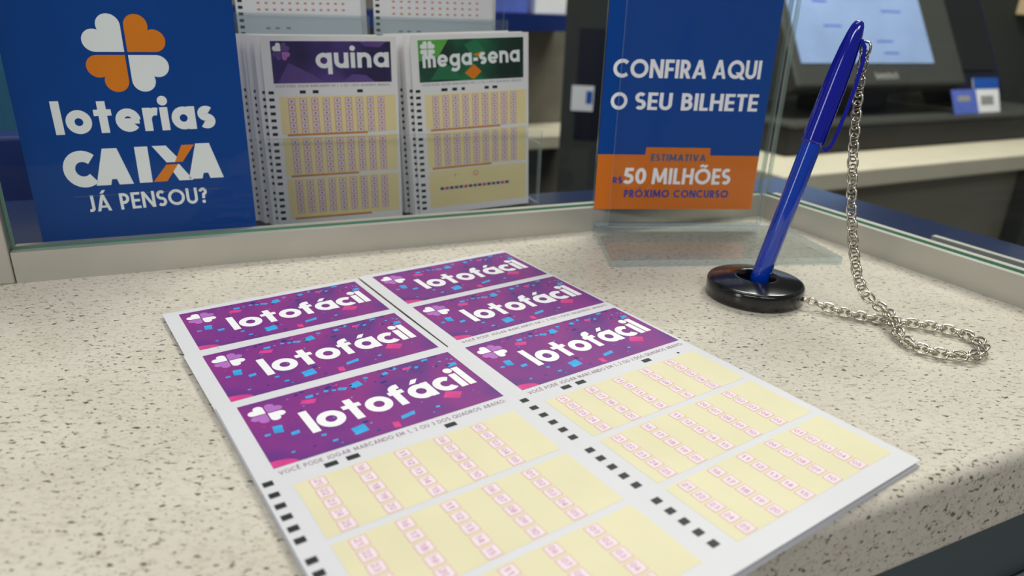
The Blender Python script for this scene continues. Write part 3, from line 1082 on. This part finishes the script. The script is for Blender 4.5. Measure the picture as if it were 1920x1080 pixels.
# ------------------------------------------------------------------ acrylic sign stand on the counter
ANS = 7.2
PS = Vector((0.0450, 0.3847))
st = empty('sign_stand', (PS.x, PS.y, 0), (0, 0, R(ANS)))
tag(st, 'clear acrylic sign stand with a blue and orange insert on the counter corner', 'sign stand')
mb = MB()


def loc_s(x, y):
    d = Vector((x, y)) - PS
    e, n = Vector((math.cos(R(ANS)), math.sin(R(ANS)))), Vector((-math.sin(R(ANS)), math.cos(R(ANS))))
    return (d.dot(e), d.dot(n))


base_pts = [loc_s(*q) for q in ((0.0476, 0.3250), (0.1680, 0.3432), (0.1556, 0.3992), (0.0446, 0.3850))]
mb.prism(base_pts, 0.0002, 0.0034, ACRYLBASE, ACRYLEDGE)
mb.build('base_plate', st, bevel=0.0006)
mb = MB()
mb.box(-0.0015, 0.0000, 0.0036, 0.0962, 0.0020, 0.170, ACRYL, ACRYLEDGE)
mb.build('rear_panel', st)
mb = MB()
mb.box(0.0070, -0.0042, 0.0036, 0.0962, -0.0022, 0.170, ACRYL, ACRYLEDGE)
mb.build('front_panel', st)
mb = MB()
mb.box(0.0, -0.0022, 0.0036, 0.0962, 0.0000, 0.0056, ACRYL, ACRYLEDGE)
mb.build('bottom_fold', st)
mb = MB(0.001)
mb.box(0.0, 0.0, -0.5, 91.5, 152, 0, STANDBLUE)
ins = mb.build('sign_insert', None)
ins.parent = st
ins.location = (-0.0012, -0.0008, 0.0132)
ins.rotation_euler = (R(90), 0, 0)
ins['label'] = 'blue and orange printed card in the stand'


def sx(s): return s * 1000 + 1.2
def sz(z): return (z - 0.0132) * 1000


mb = MB(0.001)
mb.poly([(0, 0), (91.5, 0), (91.5, sz(.0437)), (sx(.0619), sz(.0437)), (sx(.0616), sz(.0478)), (sx(.0254), sz(.0478)), (sx(.0251), sz(.0437)), (0, sz(.0437))], 0.05, STANDORANGE)
mb.build('orange_panel', ins)['label'] = 'orange lower panel with a raised tab'
mb = MB(0.001)
text(mb, 'CONFIRA', sx(.0034), sz(.0838), 9.4, 0.195, WHITE, 0.1, 50.5, 0.085, 0.6, 0.003)
text(mb, 'AQUI', sx(.0572), sz(.0845), 9.5, 0.195, WHITE, 0.1, 26.6, 0.085, 0.6, 0.003)
mb.build('headline_lettering', ins)['label'] = 'upper line of white capitals'
mb = MB(0.001)
text(mb, 'O', sx(.0034), sz(.0675), 9.0, 0.195, WHITE, 0.1, 9.0)
text(mb, 'SEU', sx(.0165), sz(.0677), 9.0, 0.195, WHITE, 0.1, 20.4, 0.09, 0, 0.003)
text(mb, 'BILHETE', sx(.0420), sz(.0677), 9.0, 0.195, WHITE, 0.1, 42.8, 0.09, 0.3, 0.003)
mb.build('headline_lettering', ins)['label'] = 'second line of white capitals'
mb = MB(0.001)
text(mb, '50', sx(.0143), sz(.0275), 9.0, 0.2, WHITE, 0.1, 12.6, 0.08, 0, 0.003)
text(mb, 'MILHÕES', sx(.0302), sz(.0275), 9.0, 0.2, WHITE, 0.1, 45.4, 0.09, 0, 0.003)
mb.build('amount_lettering', ins)['label'] = 'white amount on the orange panel'
for word, x_, z_, cap_, ww, m_, wid_ in (('R$', .0082, .0278, 3.6, 0.2, ROYAL, 5.4), ('ESTIMATIVA', .0284, .0404, 3.9, 0.24, SLATE, 31.4), ('PRÓXIMO CONCURSO', .0152, .0199, 4.4, 0.22, ROYAL, 60.4)):
    mb = MB(0.001)
    text(mb, word, sx(x_), sz(z_), cap_, ww, m_, 0.1, wid_, 0.1, 0, 0.003)
    mb.build('small_lettering', ins)['label'] = 'small blue capitals on the orange panel'

# ------------------------------------------------------------------ pen, holder and chain
hold = empty('pen_holder', (0.1077, 0.2945, 0))
tag(hold, 'round glossy black pen holder disc with a centre hole on the counter', 'pen holder')
mb = MB()
mb.lathe([(0.0, 0.0002), (0.0204, 0.0002), (0.0208, 0.0010), (0.0208, 0.0066), (0.0203, 0.0076), (0.0192, 0.0080), (0.0100, 0.0094), (0.0090, 0.0095),
          (0.0085, 0.0091), (0.0080, 0.0070), (0.0076, 0.0012), (0.0, 0.0010)], BLACKPLASTIC, 72)
mb.build('base', hold)
mb = MB()
e0 = Vector((0.0162, -0.0125, 0.0042))
mb.tube([e0, e0 + Vector((0.0030, -0.0018, -0.0003))], 0.0009, STEEL)
pr = [e0 + Vector((0.0038, -0.0022, -0.0003)) + Vector((0.0014 * math.cos(R(a)), -0.0009 * math.cos(R(a)), 0.0014 * math.sin(R(a)))) for a in range(0, 360, 24)]
mb.tube(pr, 0.00045, STEEL, 8, True)
mb.build('eyelet', hold)['label'] = 'small metal eyelet on the rim'

bot, top = Vector((0.1077, 0.2937, 0.0022)), Vector((0.1316, 0.2965, 0.1155))
ax = (top - bot)
LP = ax.length
q = ax.to_track_quat('Z', 'Y')
pen = empty('pen', bot)
pen.rotation_mode = 'QUATERNION'
pen.rotation_quaternion = q
tag(pen, 'blue ballpoint pen standing cap up in the black holder', 'pen')
CAP0 = LP * 0.585
mb = MB()
mb.lathe([(0.0, 0.0), (0.0008, 0.0002), (0.0012, 0.0014), (0.0024, 0.0030), (0.0036, 0.0046), (0.0040, 0.0062), (0.0040, CAP0 + 0.004)], PENBARREL, 40)
mb.build('barrel', pen)
prof = [(0.0039, CAP0), (0.0045, CAP0), (0.0046, CAP0 + 0.0008), (0.0046, LP * 0.70), (0.0045, LP * 0.78), (0.0042, LP * 0.85), (0.0037, LP * 0.91), (0.0030, LP * 0.96),
        (0.0024, LP * 0.985), (0.0017, LP * 0.998), (0.0008, LP * 1.002), (0.0, LP * 1.0022)]
mb = MB()
mb.lathe(prof, PENCAP, 40)
capo = mb.build('cap', pen)
# clip: a narrow bowed tongue down the side that faces right
side_w = Vector((0.93, -0.36, 0.0))
sl = q.inverted() @ side_w
sl.z = 0
sl.normalize()
sw = Vector((-sl.y, sl.x, 0))
clip = [(0.0030, LP * 0.945), (0.0052, LP * 0.925), (0.0066, LP * 0.88), (0.0074, LP * 0.80), (0.0077, LP * 0.72), (0.0076, LP * 0.64), (0.0070, LP * 0.585), (0.0058, LP * 0.568), (0.0047, LP * 0.578)]
mb = MB()
vs, fs = [], []
for i, (d, z) in enumerate(clip):
    a = clip[max(0, i - 1)]
    b = clip[min(len(clip) - 1, i + 1)]
    t = Vector((b[0] - a[0], b[1] - a[1])).normalized()
    nn = (t.y, -t.x)
    for hw, tk in ((-0.0013, 0.0007), (0.0013, 0.0007), (0.0013, -0.0007), (-0.0013, -0.0007)):
        p = sl * (d - nn[0] * tk) + sw * hw
        vs.append((p.x, p.y, z - nn[1] * tk))
for i in range(len(clip) - 1):
    for k in range(4):
        fs.append((i * 4 + k, i * 4 + (k + 1) % 4, i * 4 + 4 + (k + 1) % 4, i * 4 + 4 + k))
fs += [(3, 2, 1, 0), tuple(len(vs) - 4 + k for k in range(4))]
mb.idx(vs, fs, PENCAP, False)
mb.build('clip', capo, bevel=0.0004)

path = [(0.1358, 0.2960, 0.1072), (0.1362, 0.2965, 0.0977), (0.1365, 0.2960, 0.0895), (0.1374, 0.2950, 0.0770), (0.1386, 0.2930, 0.0622), (0.1400, 0.2910, 0.0492),
        (0.1414, 0.2880, 0.0363), (0.1440, 0.2850, 0.0233), (0.1462, 0.2810, 0.0135), (0.1490, 0.2765, 0.0082), (0.1518, 0.2715, 0.0062), (0.1528, 0.2660, 0.0060), (0.1520, 0.2590, 0.0050),
        (0.1508, 0.2500, 0.0028), (0.1526, 0.2420, 0.0024), (0.1584, 0.2372, 0.0024), (0.1651, 0.2350, 0.0024), (0.1715, 0.2358, 0.0024), (0.1776, 0.2408, 0.0024),
        (0.1804, 0.2478, 0.0024), (0.1794, 0.2540, 0.0024), (0.1749, 0.2587, 0.0024), (0.1682, 0.2622, 0.0024), (0.1609, 0.2647, 0.0023), (0.1529, 0.2665, 0.0022),
        (0.1435, 0.2700, 0.0024), (0.1360, 0.2748, 0.0026), (0.1300, 0.2786, 0.0033), (0.1283, 0.2797, 0.0038)]
# resample (Catmull-Rom) at the link pitch
P = [Vector(p) for p in path]
dense = []
for i in range(len(P) - 1):
    p0, p1, p2, p3 = P[max(0, i - 1)], P[i], P[i + 1], P[min(len(P) - 1, i + 2)]
    for k in range(40):
        t = k / 40
        dense.append(0.5 * ((2 * p1) + (p2 - p0) * t + (2 * p0 - 5 * p1 + 4 * p2 - p3) * t * t + (3 * p1 - p0 - 3 * p2 + p3) * t ** 3))
dense.append(P[-1])
PITCH = 0.0032
pts, acc_d, last = [dense[0]], 0.0, dense[0]
for p in dense[1:]:
    acc_d += (p - last).length
    last = p
    if acc_d >= PITCH:
        pts.append(p)
        acc_d -= PITCH
ch = empty('pen_chain', (0.155, 0.255, 0.0))
tag(ch, 'silver link chain hanging from the pen cap and looped on the counter', 'chain')
mb = MB()
a_, b_, wr = 0.00252, 0.0020, 0.00047
lp = []
for k in range(20):
    t = 2 * PI * k / 20
    cx = math.copysign(abs(math.cos(t)) ** 0.8, math.cos(t))
    sy = math.copysign(abs(math.sin(t)) ** 0.8, math.sin(t))
    lp.append((a_ * cx, b_ * sy, 0))
mb.tube(lp, wr, STEEL, 8, True)
link0 = mb.build('link', ch)
for i in range(len(pts) - 1):
    c = (pts[i] + pts[i + 1]) / 2
    t = (pts[i + 1] - pts[i]).normalized()
    o = link0 if i == 0 else link0.copy()
    if i:
        COL.objects.link(o)
    o.parent = ch
    ref = Vector((-0.25, -0.95, 0.15)) if abs(t.z) > 0.6 else Vector((0, 0, 1))
    zax = (ref - t * ref.dot(t)).normalized()
    yax = zax.cross(t)
    ang = R(38 if i % 2 else -38)
    z2 = zax * math.cos(ang) + yax * math.sin(ang)
    y2 = z2.cross(t)
    M = Matrix((t, y2, z2)).transposed()
    lift = max(0.0, 0.0021 - c.z)
    o.matrix_local = Matrix.Translation(c + Vector((0, 0, lift)) - ch.location) @ M.to_4x4()

# ------------------------------------------------------------------ office behind the glass
AND = 27.0
PD = Vector((0.50, 1.16))
desk = empty('terminal_desk', (PD.x, PD.y, -1.05), (0, 0, R(AND)))
tag(desk, 'beige laminate desk behind the right screen carrying the touchscreen terminal', 'desk')
mb = MB()
mb.box(-0.08, 0.0, 0.897, 1.3, 0.50, 0.93, DESKTOP)
mb.build('desk_top', desk, bevel=0.004)
mb = MB()
mb.box(-0.07, 0.06, 0.0, 1.28, 0.48, 0.896, DESKFRONT)
mb.build('front_panel', desk)
for s0 in (0.68, ):
    mb = MB()
    mb.box(s0, 0.02, 0.0, s0 + 0.07, 0.059, 0.896, BEZEL)
    mb.build('leg', desk)


def on_desk(s, n, z):
    e, nn = Vector((math.cos(R(AND)), math.sin(R(AND)))), Vector((-math.sin(R(AND)), math.cos(R(AND))))
    p = PD + e * s + nn * n
    return (p.x, p.y, z)


pb = empty('cash_drawer', on_desk(0, 0, -0.1198), (0, 0, R(AND)))
tag(pb, 'wide low black drawer unit under the touchscreen on the beige desk', 'drawer unit')
mb = MB()
mb.box(0.05, 0.125, 0.0, 0.95, 0.45, 0.050, DARK)
mb.build('body', pb, bevel=0.004)
mb = MB()
mb.box(0.05, 0.118, 0.0502, 0.95, 0.45, 0.058, BEZEL)
mb.build('top_cover', pb, bevel=0.003)

mon = empty('touchscreen_monitor', on_desk(0.345, 0.165, -0.002), (R(-30), 0, R(AND)))
tag(mon, 'black touchscreen monitor tilted back with a pale blue lit screen', 'monitor')
mb = MB()
W2 = 0.248
mb.box(-W2, 0.0, 0.0, W2, 0.04, 0.37, BEZEL)
bz = mb.build('housing', mon, bevel=0.006)
mb = MB()
mb.box(-W2 + 0.022, -0.0015, 0.046, 0.155, 0.0, 0.34, SCREEN)
scr = mb.build('screen', mon)
scr['label'] = 'pale blue lit screen'
mb = MB()
for k, (x, z, a, b) in enumerate([(-0.05, 0.20, 0.05, 0.004), (-0.14, 0.17, 0.04, 0.005), (0.02, 0.09, 0.05, 0.004), (0.03, 0.065, 0.045, 0.004), (-0.12, 0.12, 0.05, 0.004), (0.06, 0.155, 0.06, 0.004)]):
    mb.rect(x - a / 2, z, x + a / 2, z + b, 0, CARDBLUE)
ic = mb.build('screen_text', scr)
ic.rotation_euler = (R(90), 0, 0)
ic.location = (0, -0.0018, 0)
mb = MB(0.001)
text(mb, 'bematech', -32, 13, 16, 0.2, LETTER, 0, 66, 0.12, 0, 0.003)
lt = mb.build('lettering', bz)
lt.rotation_euler = (R(90), 0, 0)
lt.location = (0, -0.0006, 0)
mb = MB()
mb.box(-0.10, 0.03, -0.0690, 0.10, 0.09, 0.10, DARK)
mb.build('stand_neck', mon, (0, 0.03, 0.03), (R(30), 0, 0))

pr2 = empty('ticket_printer', on_desk(0.735, 0.28, -0.0615), (R(-30), 0, R(AND)))
tag(pr2, 'tall black slanted printer beside the touchscreen at the right', 'printer')
mb = MB()
mb.box(-0.10, -0.07, 0.0, 0.10, 0.0, 0.40, NAVYDARK)
mb.build('housing', pr2, bevel=0.008)
mb = MB()
mb.box(-0.075, -0.074, 0.05, 0.075, -0.0701, 0.36, DARK)
mb.build('cover', pr2, bevel=0.003)

for nm, s, n, w_, h_, lean, lab in (('flyer', 0.583, 0.142, 0.082, 0.052, 24, 'blue card leaning by the touchscreen, left of the white-bodied card'),
                                    ('flyer', 0.668, 0.150, 0.088, 0.074, 20, 'white card with a blue header leaning in front of the black printer')):
    o = empty(nm, on_desk(s, n, -0.0612), (R(-lean), 0, R(AND)))
    tag(o, lab, 'card')
    mb = MB()
    mb.box(-w_ / 2, 0.0, 0.0, w_ / 2, 0.0015, h_, CARDBLUE if w_ < 0.085 else WHITE)
    mb.build('card', o)
    mb = MB()
    if w_ > 0.085:
        mb.box(-w_ / 2, -0.0006, h_ * 0.68, w_ / 2, -0.0001, h_, CARDHEAD)
        mb.box(-w_ / 4, -0.0006, h_ * 0.22, w_ / 4, -0.0001, h_ * 0.48, LETTER)
    else:
        mb.box(-w_ * .3, -0.0006, h_ * 0.5, w_ * .2, -0.0001, h_ * 0.75, LETTER)
    mb.build('print', o)

# back shelf, dark cabinet and walls
ANW = 25.0
PW = Vector((0.0163, 1.5809))
EW = Vector((math.cos(R(ANW)), math.sin(R(ANW))))
NW = Vector((-EW.y, EW.x))


def wallobj(name, mb, **k):
    return mb.build(name, None, (PW.x, PW.y, 0), (0, 0, R(ANW)), **k)


mb = MB()
mb.box(-2.2, 0.0, -1.05, 0.10, 0.08, 1.5, WALLSTONE)
tag(wallobj('wall_back', mb), kind='structure')
mb = MB()
mb.box(0.10, 0.0, -1.05, 1.9, 0.10, 1.5, DARKWALL)
tag(wallobj('wall_right', mb), kind='structure')
mb = MB()
mb.box(-1.0, -0.15, -0.148, 0.095, -0.001, -0.12, DESKTOP)
tag(wallobj('wall_shelf', mb, bevel=0.003), 'beige shelf on the stone wall seen behind the glass, right of the green-banner slips', 'shelf')
mb = MB()
mb.box(-1.0, -0.10, 0.075, 0.06, -0.001, 0.105, BLUEPANEL)
tag(wallobj('upper_shelf', mb), 'dark blue upper shelf on the stone wall at the top of the photo', 'shelf')
for k in range(3):
    mb = MB()
    x = -0.20 + 0.085 * k
    mb.box(x, -0.085, 0.1052, x + 0.07, -0.02, 0.16 + 0.01 * (k % 2), [WHITE, CARDBLUE, WHITE][k])
    tag(wallobj('storage_box', mb, bevel=0.003), ['leftmost pale box on the dark blue upper shelf', 'blue box between pale boxes on the upper shelf', 'pale box at the right end of the dark blue upper shelf'][k], 'box', 'boxes on the upper shelf')
mb = MB()
mb.box(-0.5, -0.38, -1.05, -0.118, -0.17, -0.24, NAVYDARK)
tag(wallobj('low_cabinet', mb, bevel=0.006), 'low navy black cabinet under the beige wall shelf', 'cabinet')

tw = empty('tall_cabinet', (0.0705, 1.20, -1.05), (0, 0, R(-7)))
tag(tw, 'tall dark cabinet with a white sticker, between the stone wall and the sign stand', 'cabinet')
mb = MB()
mb.box(0, 0, 0, 0.12, 0.19, 1.45, DARKWALL)
mb.build('body', tw)
mb = MB()
mb.box(0.0235, -0.002, 0.965, 0.115, -0.0001, 1.14, NAVYDARK)
mb.build('recess', tw)['label'] = 'navy black panel on the cabinet'
mb = MB()
mb.box(0.016, -0.004, 1.012, 0.052, -0.0021, 1.052, WHITE)
mb.box(0.040, -0.0046, 1.024, 0.050, -0.0041, 1.044, CARDHEAD)
mb.build('sticker', tw)['label'] = 'white sticker with a blue mark'

mb = MB()
mb.box(1.575, -0.032, 0.146, 1.72, -0.001, 0.27, BEIGEBOX)
tag(wallobj('notice_card', mb, bevel=0.004), 'pale beige notice on the dark wall at the top right corner', 'notice')

fl = MB()
fl.rect(-3, -3, 4, 4, -1.05, FLOOR)
tag(fl.build('floor'), kind='structure')

# left: navy privacy panel and a teal chair behind it
pn = empty('privacy_panel', (A0.x - 0.30 * E1.x, A0.y - 0.30 * E1.y, 0), (0, 0, R(ANG)))
pn.location = (*(A0 + N1 * 0.20 - E1 * 0.30), 0)
pn.location.z = -1.05
tag(pn, 'dark blue low panel behind the glass, left of the clover sign', 'panel')
mb = MB()
mb.box(-0.2, 0.0, 0.0, 0.37, 0.02, 1.08, BLUEPANEL)
mb.build('board', pn, bevel=0.003)

chr_ = empty('office_chair', (-0.80, 1.05, -1.05), (0, 0, R(40)))
tag(chr_, 'teal rounded office chair behind the dark blue panel at the left edge', 'chair')
mb = MB()
mb.prism([(0.2 * math.cos(R(a)) * 1.0, 0.05 * math.sin(R(a))) for a in range(0, 360, 20)], 0.62, 1.075, TEAL)
mb.build('backrest', chr_, bevel=0.02)
mb = MB()
mb.box(-0.22, -0.45, 0.47, 0.22, 0.0, 0.54, TEAL)
mb.build('seat', chr_, bevel=0.02)
mb = MB()
mb.tube([(0, -0.22, 0.05), (0, -0.22, 0.47)], 0.03, DARK)
for k in range(5):
    a = 2 * PI * k / 5
    mb.tube([(0, -0.22, 0.06), (0.26 * math.cos(a), -0.22 + 0.26 * math.sin(a), 0.03)], 0.02, DARK)
mb.build('pedestal', chr_)
for sx_ in (-0.25, 0.25):
    mb = MB()
    mb.tube([(sx_ * .9, -0.05, 0.50), (sx_, -0.05, 0.72), (sx_, -0.32, 0.74), (sx_ * .9, -0.30, 0.50)], 0.018, DARK)
    mb.build('armrest', chr_)
